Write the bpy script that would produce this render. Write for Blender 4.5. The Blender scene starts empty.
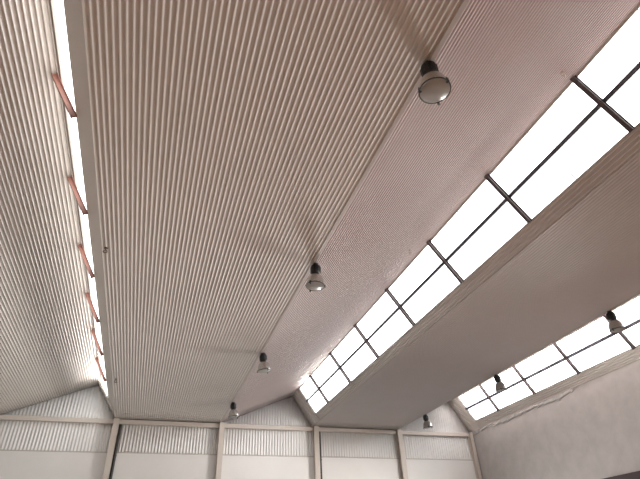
import bpy, bmesh, math, random
from mathutils import Vector, Matrix
random.seed(7)
S = bpy.context.scene
COL = S.collection
EYE = 1.6                                    # camera height above the floor

# ------------------------------------------------------------------ camera
cam_d = bpy.data.cameras.new('camera')
cam_d.sensor_fit = 'HORIZONTAL'
cam_d.sensor_width = 36.0
cam_d.lens = 476.63 / 640 * 36.0
cam = bpy.data.objects.new('camera', cam_d)
COL.objects.link(cam)
rot = (Matrix.Rotation(-0.34332339, 3, 'Z') @ Matrix.Rotation(2.17838503, 3, 'X') @ Matrix.Rotation(-0.0484431, 3, 'Z'))
cam.matrix_world = Matrix.Translation((0, 0, EYE)) @ rot.to_4x4()
S.camera = cam

# ------------------------------------------------------------------ sky, exposure
SKY, GROUND, SHADE = 6.0, 66.0, 0.6
W = bpy.data.worlds.new('overcast_sky')
S.world = W
W.use_nodes = True
nt = W.node_tree
nt.nodes.clear()
wo = nt.nodes.new('ShaderNodeOutputWorld')
bg = nt.nodes.new('ShaderNodeBackground')
tc = nt.nodes.new('ShaderNodeTexCoord')
sp = nt.nodes.new('ShaderNodeSeparateXYZ')
rp = nt.nodes.new('ShaderNodeValToRGB')
mr = nt.nodes.new('ShaderNodeMapRange')
mr.inputs['From Min'].default_value = -0.5
mr.inputs['From Max'].default_value = 0.5
el = rp.color_ramp.elements
el[0].position = 0.09; el[0].color = (SHADE, SHADE, SHADE, 1)                           # yard in the shade of the hall
el[1].position = 0.41; el[1].color = (SKY, SKY, SKY, 1)                                 # bright white overcast
for pos in (0.13, 0.37):
    e_ = el.new(pos); e_.color = (GROUND, 0.95 * GROUND, 0.90 * GROUND, 1)              # sunlit yard further out
nt.links.new(tc.outputs['Generated'], sp.inputs[0])
nt.links.new(sp.outputs['Z'], mr.inputs['Value'])
nt.links.new(mr.outputs[0], rp.inputs[0])
nt.links.new(rp.outputs[0], bg.inputs[0])
nt.links.new(bg.outputs[0], wo.inputs[0])
S.view_settings.view_transform = 'Standard'
S.view_settings.look = 'None'
S.view_settings.gamma = 1.0
S.view_settings.use_curve_mapping = False
S.view_settings.exposure = 0.08
S.cycles.max_bounces = 10
S.cycles.diffuse_bounces = 7
S.cycles.transparent_max_bounces = 12
S.cycles.caustics_reflective = False
S.cycles.caustics_refractive = False

# ------------------------------------------------------------------ plan of the saw-tooth roof
H = 5.0 + EYE            # height of the flat soffits
XA, P, FW = -1.359, 7.750, 3.940   # left fold of the middle flat bay, tooth period, width of the flat part
RUN, RISE = 0.862, 1.253           # glazing slope: run and rise
D = 20.02                # far wall
YB = -5.0                # wall behind the camera
PITCH, DEPTH = 0.0735, 0.0135
XR = XA + 2 * P          # right wall
XL = XA - P              # left wall
BAY0, BAY = 3.15, 2.342  # rafters across the glazing
GATE = (10.9, 13.5, 3.69) # y from, y to, height of the gateway in the right wall
ADDED_GATE = (7.4, 8.9, 3.3) # x from, x to, height of the unseen opening added in the far wall for side light

# per tooth: valley x, run, rise, glazing from / to (0 peak .. 1 valley), glazing y end
TEETH = [dict(xv=XA, run=0.741, rise=1.30, t0=0.02, t1=0.47, yend=19.6),
         dict(xv=XA + P, run=RUN, rise=RISE, t0=0.015, t1=0.78, yend=18.95),
         dict(xv=XA + 2 * P, run=0.88, rise=1.41, t0=0.02, t1=0.75, yend=19.2)]

# ------------------------------------------------------------------ materials
def mat(name, col, rough=0.6, metal=0.0, spec=0.5, var=0.0, vscale=3.0, var_col=None, bump=0.0, bscale=40.0):
    m = bpy.data.materials.new(name)
    m.use_nodes = True
    n = m.node_tree.nodes
    l = m.node_tree.links
    b = n['Principled BSDF']
    b.inputs['Roughness'].default_value = rough
    b.inputs['Metallic'].default_value = metal
    b.inputs['Specular IOR Level'].default_value = spec
    b.inputs['Base Color'].default_value = (*col, 1)
    if var > 0:
        t = n.new('ShaderNodeTexCoord')
        x = n.new('ShaderNodeTexNoise')
        x.inputs['Scale'].default_value = vscale
        x.inputs['Detail'].default_value = 6
        x.inputs['Roughness'].default_value = 0.65
        r = n.new('ShaderNodeValToRGB')
        r.color_ramp.elements[0].position = 0.35
        r.color_ramp.elements[1].position = 0.65
        c2 = var_col or tuple(c * (1 - var) for c in col)
        r.color_ramp.elements[0].color = (*c2, 1)
        r.color_ramp.elements[1].color = (*col, 1)
        l.new(t.outputs['Object'], x.inputs['Vector'])
        l.new(x.outputs['Fac'], r.inputs[0])
        l.new(r.outputs[0], b.inputs['Base Color'])
    if bump > 0:
        t = n.new('ShaderNodeTexCoord')
        x = n.new('ShaderNodeTexNoise')
        x.inputs['Scale'].default_value = bscale
        x.inputs['Detail'].default_value = 5
        bp = n.new('ShaderNodeBump')
        bp.inputs['Strength'].default_value = bump
        bp.inputs['Distance'].default_value = 0.01
        l.new(t.outputs['Object'], x.inputs['Vector'])
        l.new(x.outputs['Fac'], bp.inputs['Height'])
        l.new(bp.outputs[0], b.inputs['Normal'])
    return m

M = {}
M['clad'] = mat('painted_corrugated_steel', (0.66, 0.62, 0.585), 0.46, var=0.05, vscale=0.6)
M['clad_dark'] = mat('darker_corrugated_steel', (0.53, 0.485, 0.465), 0.5, var=0.05, vscale=0.6)  # darker copy of the cladding for the right flat bay and fold strips
M['clad_slope'] = mat('pinkish_corrugated_steel', (0.65, 0.575, 0.565), 0.42, var=0.05, vscale=0.6)
M['clad_wall'] = mat('wall_corrugated_steel', (0.84, 0.835, 0.825), 0.45, var=0.06, vscale=1.2)
M['flash'] = mat('folded_flashing', (0.56, 0.53, 0.49), 0.5)
M['panel'] = mat('smooth_wall_panel', (0.84, 0.83, 0.81), 0.6, var=0.05, vscale=0.7)
M['plaster'] = mat('mottled_plaster', (0.47, 0.455, 0.44), 0.9, var=0.12, vscale=2.2, bump=0.3, bscale=9)
M['membrane'] = mat('torn_grey_membrane', (0.52, 0.51, 0.50), 0.6, var=0.3, vscale=6)
M['steel'] = mat('beige_painted_steel', (0.66, 0.60, 0.54), 0.5, var=0.06, vscale=5)
M['primer_lit'] = mat('primer_steel_lit', (0.34, 0.155, 0.12), 0.55, var=0.15, vscale=8)  # first window's rafters, brighter copy with the light put into the colour
M['primer_backlit'] = mat('primer_steel_backlit', (0.09, 0.066, 0.066), 0.5, var=0.15, vscale=8)  # same rafter paint darkened, backlighting put into the colour
M['bar'] = mat('slate_grey_bar', (0.10, 0.10, 0.125), 0.5)
M['white_frame'] = mat('white_glazing_frame', (0.75, 0.74, 0.72), 0.5)
M['gate_steel'] = mat('dark_red_gate_steel', (0.03, 0.010, 0.012), 0.5)
M['black'] = mat('black_gear_casting', (0.012, 0.012, 0.014), 0.35)
M['clip'] = mat('dark_clip_steel', (0.03, 0.028, 0.026), 0.45)
M['alu'] = mat('brushed_aluminium', (0.58, 0.56, 0.53), 0.25, metal=0.9)
M['hook'] = mat('rusty_hook_steel', (0.16, 0.10, 0.07), 0.6, var=0.4, vscale=60)
M['hook_pale'] = mat('pale_hook_steel', (0.50, 0.42, 0.36), 0.5)
M['pipe'] = mat('dark_grey_pipe', (0.045, 0.042, 0.04), 0.5)
M['seal'] = mat('pale_joint_seal', (0.62, 0.60, 0.50), 0.6)

# floor: warm near the viewer, pale grey mid hall, dark towards the far wall
m = mat('hall_floor', (0.5, 0.5, 0.5), 0.7)
n, l = m.node_tree.nodes, m.node_tree.links
t = n.new('ShaderNodeTexCoord'); s_ = n.new('ShaderNodeSeparateXYZ'); r = n.new('ShaderNodeMapRange'); cr = n.new('ShaderNodeValToRGB')
r.inputs['From Min'].default_value = 0.0; r.inputs['From Max'].default_value = 20.0
fe = cr.color_ramp.elements                  # unseen floor, tones chosen to tint and dim the light bounced onto the ceiling
fe[0].position = 0.33; fe[0].color = (0.40, 0.215, 0.115, 1)
fe[1].position = 0.80; fe[1].color = (0.16, 0.155, 0.15, 1)
for pos in (0.52, 0.72):
    f_ = fe.new(pos); f_.color = (0.64, 0.645, 0.65, 1)
l.new(t.outputs['Object'], s_.inputs[0]); l.new(s_.outputs['Y'], r.inputs['Value']); l.new(r.outputs[0], cr.inputs[0])
l.new(cr.outputs[0], n['Principled BSDF'].inputs['Base Color'])
M['floor'] = m

# glazing: clear pane, straight-through transparency with a weak reflection
m = bpy.data.materials.new('clear_roof_glass'); m.use_nodes = True
n, l = m.node_tree.nodes, m.node_tree.links
n.clear()
o = n.new('ShaderNodeOutputMaterial'); mx = n.new('ShaderNodeMixShader'); tr = n.new('ShaderNodeBsdfTransparent'); gl = n.new('ShaderNodeBsdfGlossy')
tr.inputs[0].default_value = (0.93, 0.94, 0.94, 1); gl.inputs['Roughness'].default_value = 0.1
mx.inputs[0].default_value = 0.05
l.new(tr.outputs[0], mx.inputs[1]); l.new(gl.outputs[0], mx.inputs[2]); l.new(mx.outputs[0], o.inputs[0])
M['glass'] = m
# lamp lens: dusty glass
m = bpy.data.materials.new('dusty_lens_glass'); m.use_nodes = True
n, l = m.node_tree.nodes, m.node_tree.links
n.clear()
o = n.new('ShaderNodeOutputMaterial'); a1 = n.new('ShaderNodeMixShader'); a2 = n.new('ShaderNodeMixShader')
tr = n.new('ShaderNodeBsdfTransparent'); gl = n.new('ShaderNodeBsdfGlossy'); df = n.new('ShaderNodeBsdfDiffuse')
tr.inputs[0].default_value = (0.85, 0.86, 0.84, 1); gl.inputs['Roughness'].default_value = 0.25; df.inputs[0].default_value = (0.62, 0.61, 0.59, 1)
a1.inputs[0].default_value = 0.55; a2.inputs[0].default_value = 0.10
l.new(tr.outputs[0], a1.inputs[1]); l.new(df.outputs[0], a1.inputs[2]); l.new(a1.outputs[0], a2.inputs[1]); l.new(gl.outputs[0], a2.inputs[2]); l.new(a2.outputs[0], o.inputs[0])
M['lens'] = m

# ------------------------------------------------------------------ mesh helpers
def obj(name, bm, m, parent=None, smooth=False, label=None):
    me = bpy.data.meshes.new(name)
    bmesh.ops.recalc_face_normals(bm, faces=bm.faces)
    bm.to_mesh(me)
    bm.free()
    if smooth:
        for p in me.polygons:
            p.use_smooth = True
    me.materials.append(m)
    o = bpy.data.objects.new(name, me)
    COL.objects.link(o)
    if parent:
        o.parent = parent
    if label:
        o['label'] = label
    return o

def empty(name, loc, parent=None):
    o = bpy.data.objects.new(name, None)
    o.empty_display_size = 0.2
    o.location = loc
    COL.objects.link(o)
    if parent:
        o.parent = parent
    return o

def tag(o, label, cat, group=None):
    o['label'] = label
    o['category'] = cat
    if group:
        o['group'] = group
    return o

def structure(o):
    o['kind'] = 'structure'
    return o

def box(bm, lo, hi):
    r = bmesh.ops.create_cube(bm, size=1)
    for v in r['verts']:
        v.co = Vector([(lo[i] + hi[i]) / 2 + v.co[i] * (hi[i] - lo[i]) for i in range(3)])
    return r['verts']

def bar(bm, a, b, w, up, h):
    """rectangular bar from a to b, width w across, height h along `up`"""
    a, b, up = Vector(a), Vector(b), Vector(up).normalized()
    d = (b - a).normalized()
    side = d.cross(up).normalized()
    up = side.cross(d).normalized()
    vs = []
    for p in (a, b):
        for s1, s2 in ((-1, -1), (1, -1), (1, 1), (-1, 1)):
            vs.append(bm.verts.new(p + side * (s1 * w / 2) + up * (s2 * h / 2)))
    for f in ((0, 1, 2, 3), (7, 6, 5, 4), (0, 4, 5, 1), (1, 5, 6, 2), (2, 6, 7, 3), (3, 7, 4, 0)):
        bm.faces.new([vs[i] for i in f])

def lathe(bm, prof, seg=32, mat4=None):
    rings = []
    for r, z in prof:
        if r < 1e-6:
            rings.append([bm.verts.new((0, 0, z))])
        else:
            rings.append([bm.verts.new((r * math.cos(2 * math.pi * k / seg), r * math.sin(2 * math.pi * k / seg), z)) for k in range(seg)])
    for A, B in zip(rings, rings[1:]):
        for k in range(seg):
            k2 = (k + 1) % seg
            if len(A) == 1 and len(B) > 1:
                bm.faces.new((A[0], B[k], B[k2]))
            elif len(B) == 1 and len(A) > 1:
                bm.faces.new((A[k], B[0], A[k2]))
            elif len(A) > 1:
                bm.faces.new((A[k], B[k], B[k2], A[k2]))

def torus(bm, c, R, r, axis='Y', arc=1.0, seg=18, ms=8):
    rings = []
    nn = seg if arc >= 1 else seg + 1
    for k in range(nn):
        a = 2 * math.pi * arc * k / seg
        ring = []
        for j in range(ms):
            b = 2 * math.pi * j / ms
            rr = R + r * math.cos(b)
            p = (rr * math.cos(a), r * math.sin(b), rr * math.sin(a))
            ring.append(bm.verts.new(Vector(p) + Vector(c)))
        rings.append(ring)
    for k in range(nn if arc >= 1 else nn - 1):
        A, B = rings[k], rings[(k + 1) % nn]
        for j in range(ms):
            bm.faces.new((A[j], B[j], B[(j + 1) % ms], A[(j + 1) % ms]))

def profile(u):
    """depth of the rolled sheet over one pitch: ridge, wide flank, broad pan, steeper flank"""
    u = u % 1.0
    if u < 0.28: q = u / 0.28
    elif u < 0.70: return 1.0
    elif u < 0.90: q = (0.90 - u) / 0.20
    else: return 0.0
    return q * q * (3 - 2 * q)

def groove(u):
    """close-set rolled sheet: rounded ridge with a deep groove beside it"""
    u = u % 1.0
    if u < 0.42: return 0.06 * (1 - math.sin(math.pi * u / 0.42))
    q = (u - 0.42) / 0.58
    return 0.06 + 0.94 * min(1.0, 1.35 * math.sin(math.pi * q)) 

def rib_sheet(name, a, b, y0, y1, parent, m, out, pitch=PITCH, depth=DEPTH, laps=(), wob=0.0, wave=False, seg=14, step=1.2, thick=0.05):
    """Corrugated sheet along Y. a, b = (x, z) ends across the ribs, out = (x, z) direction away from the room."""
    a, b = Vector((a[0], 0, a[1])), Vector((b[0], 0, b[1]))
    L = (b - a).length
    d = (b - a) / L
    o = Vector((out[0], 0, out[1]))
    o = (o - d * o.dot(d)).normalized()
    n = max(2, int(round(L / pitch * seg)))
    ys = []
    ny = max(1, int((y1 - y0) / step)) if wob > 0 else 1
    for k in range(ny + 1):
        ys.append(y0 + (y1 - y0) * k / ny)
    bm = bmesh.new()
    rows = []
    for y in ys:
        row = []
        for i in range(n + 1):
            s = L * i / n
            h = depth * (groove(s / pitch) if wave else profile(s / pitch))
            w = wob * (math.sin(y * 0.83 + s * 0.35) * 0.6 + math.sin(y * 2.1 + 1.3 - s * 0.2) * 0.4)
            row.append(bm.verts.new(a + d * s + o * (h + w) + Vector((0, y, 0))))
        rows.append(row)
    for A, B in zip(rows, rows[1:]):
        for i in range(n):
            f = bm.faces.new((A[i], A[i + 1], B[i + 1], B[i]))
            f.smooth = True
    # outer skin closes the sheet to a solid
    off = o * (depth + thick)
    c = [bm.verts.new(p) for p in (a + off + Vector((0, y0, 0)), b + off + Vector((0, y0, 0)), b + off + Vector((0, y1, 0)), a + off + Vector((0, y1, 0)))]
    bm.faces.new((c[3], c[2], c[1], c[0]))
    bm.faces.new([c[0], c[1]] + rows[0][::-1])
    bm.faces.new([c[2], c[3]] + rows[-1])
    bm.faces.new([c[3], c[0]] + [r_[0] for r_ in rows])
    bm.faces.new([c[1], c[2]] + [r_[-1] for r_ in rows[::-1]])
    return obj(name, bm, m, parent)

def flat_sheet(name, a, b, y0, y1, parent, m, out, thick=0.04):
    a, b = Vector((a[0], 0, a[1])), Vector((b[0], 0, b[1]))
    d = (b - a).normalized()
    o = Vector((out[0], 0, out[1]))
    o = (o - d * o.dot(d)).normalized() * thick
    bm = bmesh.new()
    v = []
    for y in (y0, y1):
        for p in (a, b, b + o, a + o):
            v.append(bm.verts.new(p + Vector((0, y, 0))))
    for f in ((0, 1, 2, 3), (7, 6, 5, 4), (0, 4, 5, 1), (1, 5, 6, 2), (2, 6, 7, 3), (3, 7, 4, 0)):
        bm.faces.new([v[i] for i in f])
    return obj(name, bm, m, parent)

# ------------------------------------------------------------------ the setting: floor, walls
bm = bmesh.new(); box(bm, (XL - 0.3, YB - 0.3, -0.2), (XR + 0.3, D + 0.3, 0)); structure(obj('floor', bm, M['floor']))

BAND = 3.86 + EYE        # top of the smooth wall panels
def roof_z(x):
    for k, T in enumerate(TEETH):
        run, rise = (T['run'], T['rise']) if k else (RUN, RISE)
        pk = T['xv'] - run
        lo = T['xv'] - P + FW
        if T['xv'] - P - 1e-6 <= x <= T['xv'] + 1e-6:
            if x < lo: return H
            if x < pk: return H + rise * (x - lo) / (pk - lo)
            return H + rise * (T['xv'] - x) / run
    return H

bm = bmesh.new()
box(bm, (XL - 0.3, D, 0), (ADDED_GATE[0], D + 0.25, BAND))
box(bm, (ADDED_GATE[1], D, 0), (XR + 0.3, D + 0.25, BAND))
box(bm, (ADDED_GATE[0], D, ADDED_GATE[2]), (ADDED_GATE[1], D + 0.25, BAND))
wf = structure(obj('wall_far', bm, M['panel']))
bm = bmesh.new()
pw, dw = 0.115, 0.030
xs = []
x = XL - 0.05
while x < XR + 0.05:
    xs.append(x); x += pw / 8
top, bot, topb, botb = [], [], [], []
for x in xs:
    y = D + 0.03 + dw * (0.5 - 0.5 * math.cos(2 * math.pi * x / pw))
    z = roof_z(min(max(x, XL), XR)) + 0.06
    bot.append(bm.verts.new((x, y, BAND))); top.append(bm.verts.new((x, y, z)))
    botb.append(bm.verts.new((x, D + 0.2, BAND))); topb.append(bm.verts.new((x, D + 0.2, z)))
for i in range(len(xs) - 1):
    f = bm.faces.new((bot[i], bot[i + 1], top[i + 1], top[i])); f.smooth = True
    bm.faces.new((botb[i + 1], botb[i], topb[i], topb[i + 1]))
    bm.faces.new((top[i], top[i + 1], topb[i + 1], topb[i]))
bm.faces.new((bot[0], top[0], topb[0], botb[0])); bm.faces.new((bot[-1], botb[-1], topb[-1], top[-1]))
obj('corrugated_cladding', bm, M['clad_wall'], wf)
bm = bmesh.new(); box(bm, (XL, D - 0.012, BAND - 0.035), (XR, D + 0.03, BAND)); obj('panel_capping', bm, M['flash'], wf)

# right wall with the gateway
bm = bmesh.new()
box(bm, (XR, YB, 0), (XR + 0.3, GATE[0], H + 0.06))
box(bm, (XR, GATE[1], 0), (XR + 0.3, D + 0.2, H + 0.06))
box(bm, (XR, GATE[0], GATE[2]), (XR + 0.3, GATE[1], H + 0.06))
wr = structure(obj('wall_right', bm, M['plaster']))
bm = bmesh.new(); box(bm, (XL - 0.3, YB, 0), (XL, D + 0.2, H)); structure(obj('wall_left', bm, M['panel']))
bm = bmesh.new(); box(bm, (XL - 0.3, YB - 0.25, 0), (XR + 0.3, YB, H + 1.6)); structure(obj('wall_near', bm, M['panel']))

# gateway: dark red steel lining and head
d1 = structure(empty('door_1', (XR, (GATE[0] + GATE[1]) / 2, 0)))
yc = (GATE[0] + GATE[1]) / 2
hw = (GATE[1] - GATE[0]) / 2
bm = bmesh.new(); box(bm, (-0.03, -hw, GATE[2] - 0.28), (0.33, hw, GATE[2] + 0.01)); obj('door_head', bm, M['gate_steel'], d1)
for sgn in (-1, 1):
    bm = bmesh.new()
    y_ = sgn * (hw - 0.05)
    box(bm, (-0.03, y_ - 0.06, 0), (0.33, y_ + 0.06, GATE[2] - 0.28)); obj('door_jamb', bm, M['gate_steel'], d1)

d2 = structure(empty('added_opening', ((ADDED_GATE[0] + ADDED_GATE[1]) / 2, D, 0)))  # unseen opening, added so light from it casts the lamp shadows
hw = (ADDED_GATE[1] - ADDED_GATE[0]) / 2
bm = bmesh.new(); box(bm, (-hw, -0.006, ADDED_GATE[2] - 0.12), (hw, 0.26, ADDED_GATE[2] + 0.004)); obj('door_head', bm, M['gate_steel'], d2)
for sgn in (-1, 1):
    bm = bmesh.new(); x_ = sgn * (hw - 0.05)
    box(bm, (x_ - 0.055, -0.006, 0), (x_ + 0.055, 0.26, ADDED_GATE[2] - 0.12)); obj('door_jamb', bm, M['gate_steel'], d2)

# ------------------------------------------------------------------ the roof
ceil = structure(empty('ceiling', (0, 0, H)))
def C(p): return (p[0], p[1] - H)           # to the ceiling's own height
for k, T in enumerate(TEETH):
    xv = T['xv']
    f0 = xv - P
    f1 = f0 + FW
    pk = (xv - T['run'], H + T['rise'])
    rib_sheet('flat_soffit', C((f0, H)), C((f1, H)), YB, D + 0.16, ceil, M['clad_dark'] if k == 2 else M['clad'], (0, 1), wob=0.002)
    pe = (xv - RUN, H + RISE) if k == 0 else pk                # the ridge stands a little further back at the closed far end
    rib_sheet('sloped_soffit', C((f1, H)), C(pk), YB, D + 0.16, ceil, M['clad_slope'] if k else M['clad'], (-0.4, 1), wob=0.002,
              depth=0.040 if k else 0.026, pitch=0.056 if k else PITCH, wave=bool(k))
    flat_sheet('fold_flashing', C((f1 - 0.06, H - 0.006)), C((f1 + 0.004, H - 0.006)), YB, D, ceil, M['clad_dark'], (0, 1), 0.005)
    def st(t): return (pk[0] + T['run'] * t, pk[1] - T['rise'] * t)
    out = (T['rise'], T['run'])
    if k == 0:
        flat_sheet('fascia', C(st(T['t1'])), C(st(1.0)), YB, T['yend'], ceil, M['flash'], out)
    else:
        rib_sheet('fascia', C(st(T['t1'])), C(st(1.0)), YB, T['yend'], ceil, M['clad'], out, depth=0.03)
    rib_sheet('glazing_end_panel', C(pe), C((xv, H)), T['yend'], D + 0.16, ceil, M['clad'], (RISE, RUN))
    flat_sheet('ridge_flashing', C(st(-0.03)), C(st(T['t0'] + 0.01)), YB, T['yend'], ceil, M['flash'], out, 0.03)

# ------------------------------------------------------------------ roof glazing
def glazing(k, T):
    xv = T['xv']
    pk = Vector((xv - T['run'], 0, H + T['rise']))
    e = Vector((T['run'], 0, -T['rise']))
    inn = Vector((-T['rise'], 0, -T['run'])).normalized()
    Lg = e.length
    root = structure(empty('window_%d' % (k + 1), (xv, 0, H)))
    def pt(t, y, off=0.0):
        p = pk + e * t + inn * off
        return Vector((p.x - xv, y, p.z - H))
    t0, t1 = T['t0'], T['t1']
    tm = (t0 + t1) / 2 if k else None
    ys = [BAY0 + (i - 3) * BAY + (-0.1, 0.0, 0.12)[k] for i in range(10)]
    edges = [YB] + [y for y in ys if YB + 0.3 < y < T['yend'] - 0.4] + [T['yend']]
    # panes, one per bay and row
    rows = [(t0, tm), (tm, t1)] if k else [(t0, t1)]
    for ya, yb in zip(edges, edges[1:]):
        for ta, tb in rows:
            bm = bmesh.new()
            v = [bm.verts.new(pt(ta, ya, 0)), bm.verts.new(pt(tb, ya, 0)), bm.verts.new(pt(tb, yb, 0)), bm.verts.new(pt(ta, yb, 0))]
            bm.faces.new(v)
            obj('pane', bm, M['glass'], root)
    # rafters in front of the glass: a web and an inner flange
    for y in edges[1:-1]:
        bm = bmesh.new()
        ta, tb = (-0.0, t1 + 0.02) if k else (0.0, t1 + 0.14)
        rw = (0.075, 0.075, 0.095)[k]
        bar(bm, pt(ta, y, 0.075), pt(tb, y, 0.075), 0.028, inn, 0.07)
        bar(bm, pt(ta, y, 0.112), pt(tb, y, 0.112), rw, inn, 0.012)
        bar(bm, pt(ta, y, 0.04), pt(tb, y, 0.04), rw, inn, 0.012)
        obj('rafter', bm, M['primer_backlit'] if k else M['primer_lit'], root)
    if k:
        bm = bmesh.new()
        bar(bm, pt(tm, YB, 0.03), pt(tm, T['yend'], 0.03), (0, 0.072, 0.10)[k], inn, 0.05)
        obj('glazing_bar', bm, M['bar'], root)
        # short pale joint seals in mid bay
        for ya, yb in zip(edges[1:], edges[2:]):
            ym = (ya + yb) / 2
            if yb - ya < 1.8: continue
            bm = bmesh.new()
            bar(bm, pt(t0 + 0.01, ym, 0.01), pt(t0 + 0.13, ym, 0.01), 0.012, inn, 0.012)
            bar(bm, pt(t1 - 0.09, ym, 0.01), pt(t1, ym, 0.01), 0.02, inn, 0.012)
            obj('joint_seal', bm, M['seal'], root)
    # white frame closing the far end
    bm = bmesh.new()
    bar(bm, pt(t0, T['yend'] - 0.075, 0.02), pt(t1, T['yend'] - 0.075, 0.02), 0.13, inn, 0.05)
    obj('end_frame', bm, M['white_frame'], root)
    # sky portal in the opening
    la = bpy.data.lights.new('sky_portal', 'AREA')
    la.shape = 'RECTANGLE'
    la.size = T['yend'] - YB
    la.size_y = (t1 - t0) * Lg
    la.cycles.is_portal = True
    lo = bpy.data.objects.new('sky_portal', la)
    COL.objects.link(lo)
    zax = -inn
    xax = Vector((0, 1, 0))
    yax = zax.cross(xax)
    c = pk + e * ((t0 + t1) / 2) - inn * 0.02
    mw = Matrix((xax, yax, zax)).transposed().to_4x4()
    mw.translation = Vector((c.x, (YB + T['yend']) / 2, c.z))
    lo.matrix_world = mw
for k, T in enumerate(TEETH):
    glazing(k, T)
la = bpy.data.lights.new('gate_portal', 'AREA'); la.shape = 'RECTANGLE'; la.size = GATE[1] - GATE[0]; la.size_y = GATE[2]; la.cycles.is_portal = True
lo = bpy.data.objects.new('gate_portal', la); COL.objects.link(lo)
zax = Vector((1, 0, 0)); xax = Vector((0, 1, 0)); yax = zax.cross(xax)
mw = Matrix((xax, yax, zax)).transposed().to_4x4(); mw.translation = Vector((XR + 0.3, yc, GATE[2] / 2)); lo.matrix_world = mw

la = bpy.data.lights.new('gate_portal', 'AREA'); la.shape = 'RECTANGLE'; la.size = ADDED_GATE[1] - ADDED_GATE[0]; la.size_y = ADDED_GATE[2]; la.cycles.is_portal = True
lo = bpy.data.objects.new('gate_portal', la); COL.objects.link(lo)
zax = Vector((0, 1, 0)); xax = Vector((1, 0, 0)); yax = zax.cross(xax)
mw = Matrix((xax, yax, zax)).transposed().to_4x4(); mw.translation = Vector(((ADDED_GATE[0] + ADDED_GATE[1]) / 2, D + 0.25, ADDED_GATE[2] / 2)); lo.matrix_world = mw

# torn membrane edge between the right-hand fascia and the plaster
bm = bmesh.new()
y = 13.4
prev = None
while y < D - 0.02:
    zt = H + 0.03
    zb = H - 0.03 - 0.07 * (0.5 + 0.5 * math.sin(y * 2.3)) - 0.09 * random.random() ** 2
    row = [bm.verts.new((XR - 0.035, y, zt)), bm.verts.new((XR - 0.035, y, zb)), bm.verts.new((XR + 0.002, y, zb)), bm.verts.new((XR + 0.002, y, zt))]
    if prev:
        for j in range(4):
            bm.faces.new((prev[j], row[j], row[(j + 1) % 4], prev[(j + 1) % 4]))
    else:
        bm.faces.new(row)
    prev = row
    y += 0.03 + 0.11 * random.random()
bm.faces.new(prev)
structure(obj('trim_1', bm, M['membrane']))

# ------------------------------------------------------------------ steel columns and rails on the far wall
COLX = [(-1.30, 0.20), (2.61, 0.19), (6.52, 0.21), (10.38, 0.22), (14.03, 0.16)]
CL = ['beige steel column at the left fold of the widest flat ceiling bay',
      'beige steel column right below the farthest lamp of the middle lamp row',
      'beige steel column below the far end of the big middle roof window',
      'beige steel column left of the lone lamp hanging before the far gable',
      'slim steel column in the corner of the far wall and the plaster wall']
for i, (x, w) in enumerate(COLX):
    r_ = empty('steel_column', (x, D - 0.11, 0))
    tag(r_, CL[i], 'column', 'steel columns along the far wall')
    zt = H - 0.004
    bm = bmesh.new(); box(bm, (-w / 2, -0.10, 0), (w / 2, -0.085, zt)); obj('flange', bm, M['steel'], r_)
    bm = bmesh.new(); box(bm, (-w / 2, 0.08, 0), (w / 2, 0.095, zt)); obj('flange', bm, M['steel'], r_)
    bm = bmesh.new(); box(bm, (-0.006, -0.085, 0), (0.006, 0.08, zt)); obj('web', bm, M['steel'], r_)
RL = ['horizontal steel rail under the leftmost gable of the far wall',
      'horizontal steel rail under the widest flat ceiling bay',
      'horizontal steel rail under the gable left of the big middle roof window',
      'horizontal steel rail under the flat ceiling bay between the two right roof windows',
      'horizontal steel rail under the rightmost gable beside the plaster wall']
lim = [XL] + [c[0] for c in COLX]
for i in range(5):
    xa = lim[i] + (COLX[i - 1][1] / 2 + 0.002 if i else 0.01)
    xb = lim[i + 1] - COLX[i][1] / 2 - 0.002
    bm = bmesh.new()
    h0, h1 = -0.17, -0.02
    # channel: web with two lips
    box(bm, (xa, D - 0.10, H + h0), (xb, D - 0.085, H + h1))
    box(bm, (xa, D - 0.085, H + h1 - 0.014), (xb, D + 0.029, H + h1))
    box(bm, (xa, D - 0.085, H + h0), (xb, D + 0.029, H + h0 + 0.014))
    tag(obj('wall_rail', bm, M['steel']), RL[i], 'rail', 'rails across the far wall')

for x, lab in ((-1.14, 'dark downpipe beside the column at the left fold of the widest flat ceiling bay'),
               (6.69, 'dark downpipe beside the column below the big middle roof window')):
    r_ = empty('downpipe', (x, D - 0.075, 0)); tag(r_, lab, 'pipe', 'downpipes on the far wall')
    bm = bmesh.new(); lathe(bm, [(0, 0), (0.05, 0), (0.05, H - 0.2), (0, H - 0.2)], 20); obj('pipe', bm, M['pipe'], r_, smooth=False)
    for z in (1.5, 3.6, 5.3):
        bm = bmesh.new(); lathe(bm, [(0.05, z), (0.058, z), (0.058, z + 0.04), (0.05, z + 0.04), (0.05, z)], 20)
        obj('clamp', bm, M['pipe'], r_)

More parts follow.
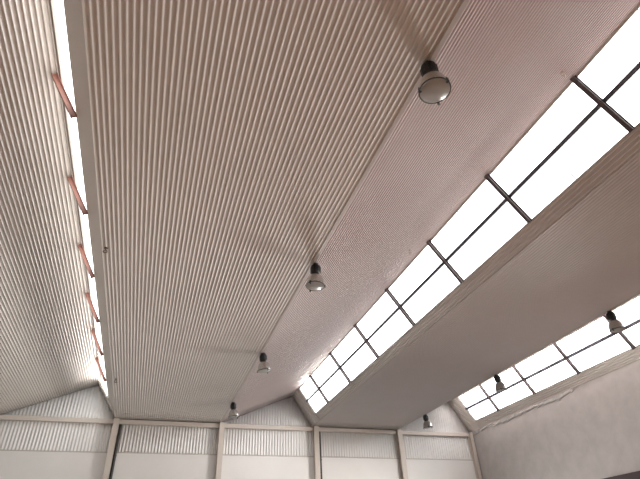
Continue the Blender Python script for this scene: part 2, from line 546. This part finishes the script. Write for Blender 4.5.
# ------------------------------------------------------------------ high-bay lamps
def make_lamp():
    r_ = empty('pendant_lamp', (0, 0, 0))
    bm = bmesh.new()
    box(bm, (-0.07, -0.05, -0.012), (0.07, 0.05, 0.0))
    box(bm, (-0.05, -0.04, -0.035), (0.05, 0.04, -0.012))
    obj('mounting_bracket', bm, M['clip'], r_)
    bm = bmesh.new()
    lathe(bm, [(0, -0.03), (0.085, -0.03), (0.103, -0.045), (0.108, -0.09), (0.108, -0.19), (0.098, -0.23), (0.08, -0.25), (0, -0.25)], 28)
    for q in range(14):
        a = 2 * math.pi * q / 14
        c, s = math.cos(a), math.sin(a)
        bar(bm, (0.108 * c, 0.108 * s, -0.07), (0.108 * c, 0.108 * s, -0.205), 0.008, (c, s, 0), 0.016)
    obj('gear_housing', bm, M['black'], r_, smooth=False)
    outer = [(0.070, -0.242), (0.092, -0.252), (0.120, -0.275), (0.146, -0.31), (0.166, -0.352), (0.182, -0.40), (0.193, -0.45), (0.200, -0.49), (0.204, -0.508)]
    inner = [(r2 - 0.006, z2 - 0.001) for r2, z2 in outer][::-1]
    bm = bmesh.new(); lathe(bm, outer + inner + [(0.03, -0.262), (0, -0.262)], 40)
    obj('reflector', bm, M['alu'], r_, smooth=True)
    bm = bmesh.new(); lathe(bm, [(0.197, -0.503), (0.207, -0.500), (0.211, -0.508), (0.207, -0.518), (0.194, -0.518), (0.197, -0.503)], 40)
    obj('rim', bm, M['clip'], r_, smooth=True)
    bm = bmesh.new(); lathe(bm, [(0.194, -0.514), (0.17, -0.522), (0.13, -0.531), (0.08, -0.538), (0.03, -0.541), (0, -0.5415)], 40)
    obj('lens', bm, M['lens'], r_, smooth=True)
    bm = bmesh.new(); lathe(bm, [(0, -0.27), (0.022, -0.275), (0.024, -0.33), (0.045, -0.37), (0.05, -0.41), (0.035, -0.45), (0, -0.465)], 20)
    obj('bulb', bm, M['white_frame'], r_, smooth=True)
    for q in range(3):
        a = math.radians(28 + 120 * q)
        c, s = math.cos(a), math.sin(a)
        bm = bmesh.new()
        bar(bm, (0.212 * c, 0.212 * s, -0.485), (0.218 * c, 0.218 * s, -0.545), 0.032, (c, s, 0), 0.014)
        bar(bm, (0.218 * c, 0.218 * s, -0.543), (0.185 * c, 0.185 * s, -0.549), 0.026, (0, 0, 1), 0.010)
        obj('clip', bm, M['clip'], r_)
    return r_
proto = make_lamp()
def copy_thing(o):
    c = o.copy(); COL.objects.link(c)
    for ch in o.children:
        d = ch.copy(); COL.objects.link(d); d.parent = c
    return c
XF1, XF2 = XA + FW, XA + P + FW
LAMPS = [(XF1 - 0.045, 2.90, 20, (0, 0), 'nearest and largest bell lamp, its round glass face turned to the viewer'),
         (XF1 + 0.025, 7.62, 75, (0, 3), 'bell lamp second from the viewer in the middle row under the ceiling fold'),
         (XF1 + 0.02, 12.40, 140, (2, -6), 'bell lamp third from the viewer in the middle row under the ceiling fold'),
         (XF1, 17.11, 10, (0, -5), 'small bell lamp of the middle row hanging just before the far wall column'),
         (XF2, 7.90, 40, (0, -4), 'bell lamp at the right picture edge, in front of the rightmost roof window'),
         (XF2, 12.60, 200, (0, -8), 'bell lamp in front of the far part of the rightmost roof window'),
         (XF2, 17.40, 100, (0, -6), 'lone small bell lamp in front of the rightmost far gable')]
for i, (x, y, rz, tilt, lab) in enumerate(LAMPS):
    o = proto if i == 0 else copy_thing(proto)
    o.location = (x, y, H - 0.0065)
    o.scale = (0.9, 0.9, 0.95)
    o.rotation_euler = Matrix.Rotation(math.radians(tilt[1]), 3, 'Y').to_euler() if tilt != (0, 0) else (0, 0, 0)
    if tilt == (0, 0):
        o.rotation_euler = (0, 0, math.radians(rz))
    else:
        o.rotation_euler = (Matrix.Rotation(math.radians(tilt[1]), 3, 'Y') @ Matrix.Rotation(math.radians(tilt[0]), 3, 'X') @ Matrix.Rotation(math.radians(rz), 3, 'Z')).to_euler()
    tag(o, lab, 'lamp', 'bell lamps hanging from the ceiling folds')

# ------------------------------------------------------------------ small hooks screwed to the soffits
def make_hook(m):
    r_ = empty('ceiling_hook', (0, 0, 0))
    bm = bmesh.new(); lathe(bm, [(0, 0), (0.035, 0), (0.035, -0.008), (0.012, -0.014), (0.010, -0.05), (0, -0.05)], 16); obj('base', bm, m, r_)
    bm = bmesh.new(); torus(bm, (0, 0, -0.077), 0.03, 0.009); obj('eye', bm, m, r_, smooth=True)
    return r_
sl = RISE / (P - FW - RUN)
def on_slope(x): return H + (x - XF1) * sl
HOOKS = [(-1.284, 8.03, H, 'hook', 'small rusty hook on the left edge of the widest flat ceiling bay, the nearer one'),
         (-1.255, 15.35, H, 'hook', 'small rusty hook on the widest flat ceiling bay, near the far wall'),
         (5.128, 3.054, on_slope(5.128), 'hook_pale', 'small pale hook above the nearest rafter of the big middle roof window'),
         (5.115, 8.10, on_slope(5.115), 'hook_pale', 'small pale hook beside the middle of the big middle roof window'),
         (5.10, 14.69, on_slope(5.10), 'hook_pale', 'tiny pale hook near the far end of the big middle roof window')]
for x, y, z, mk, lab in HOOKS:
    h = make_hook(M[mk])
    h.location = (x, y, z)
    tag(h, lab, 'hook', 'hooks on the ceiling')
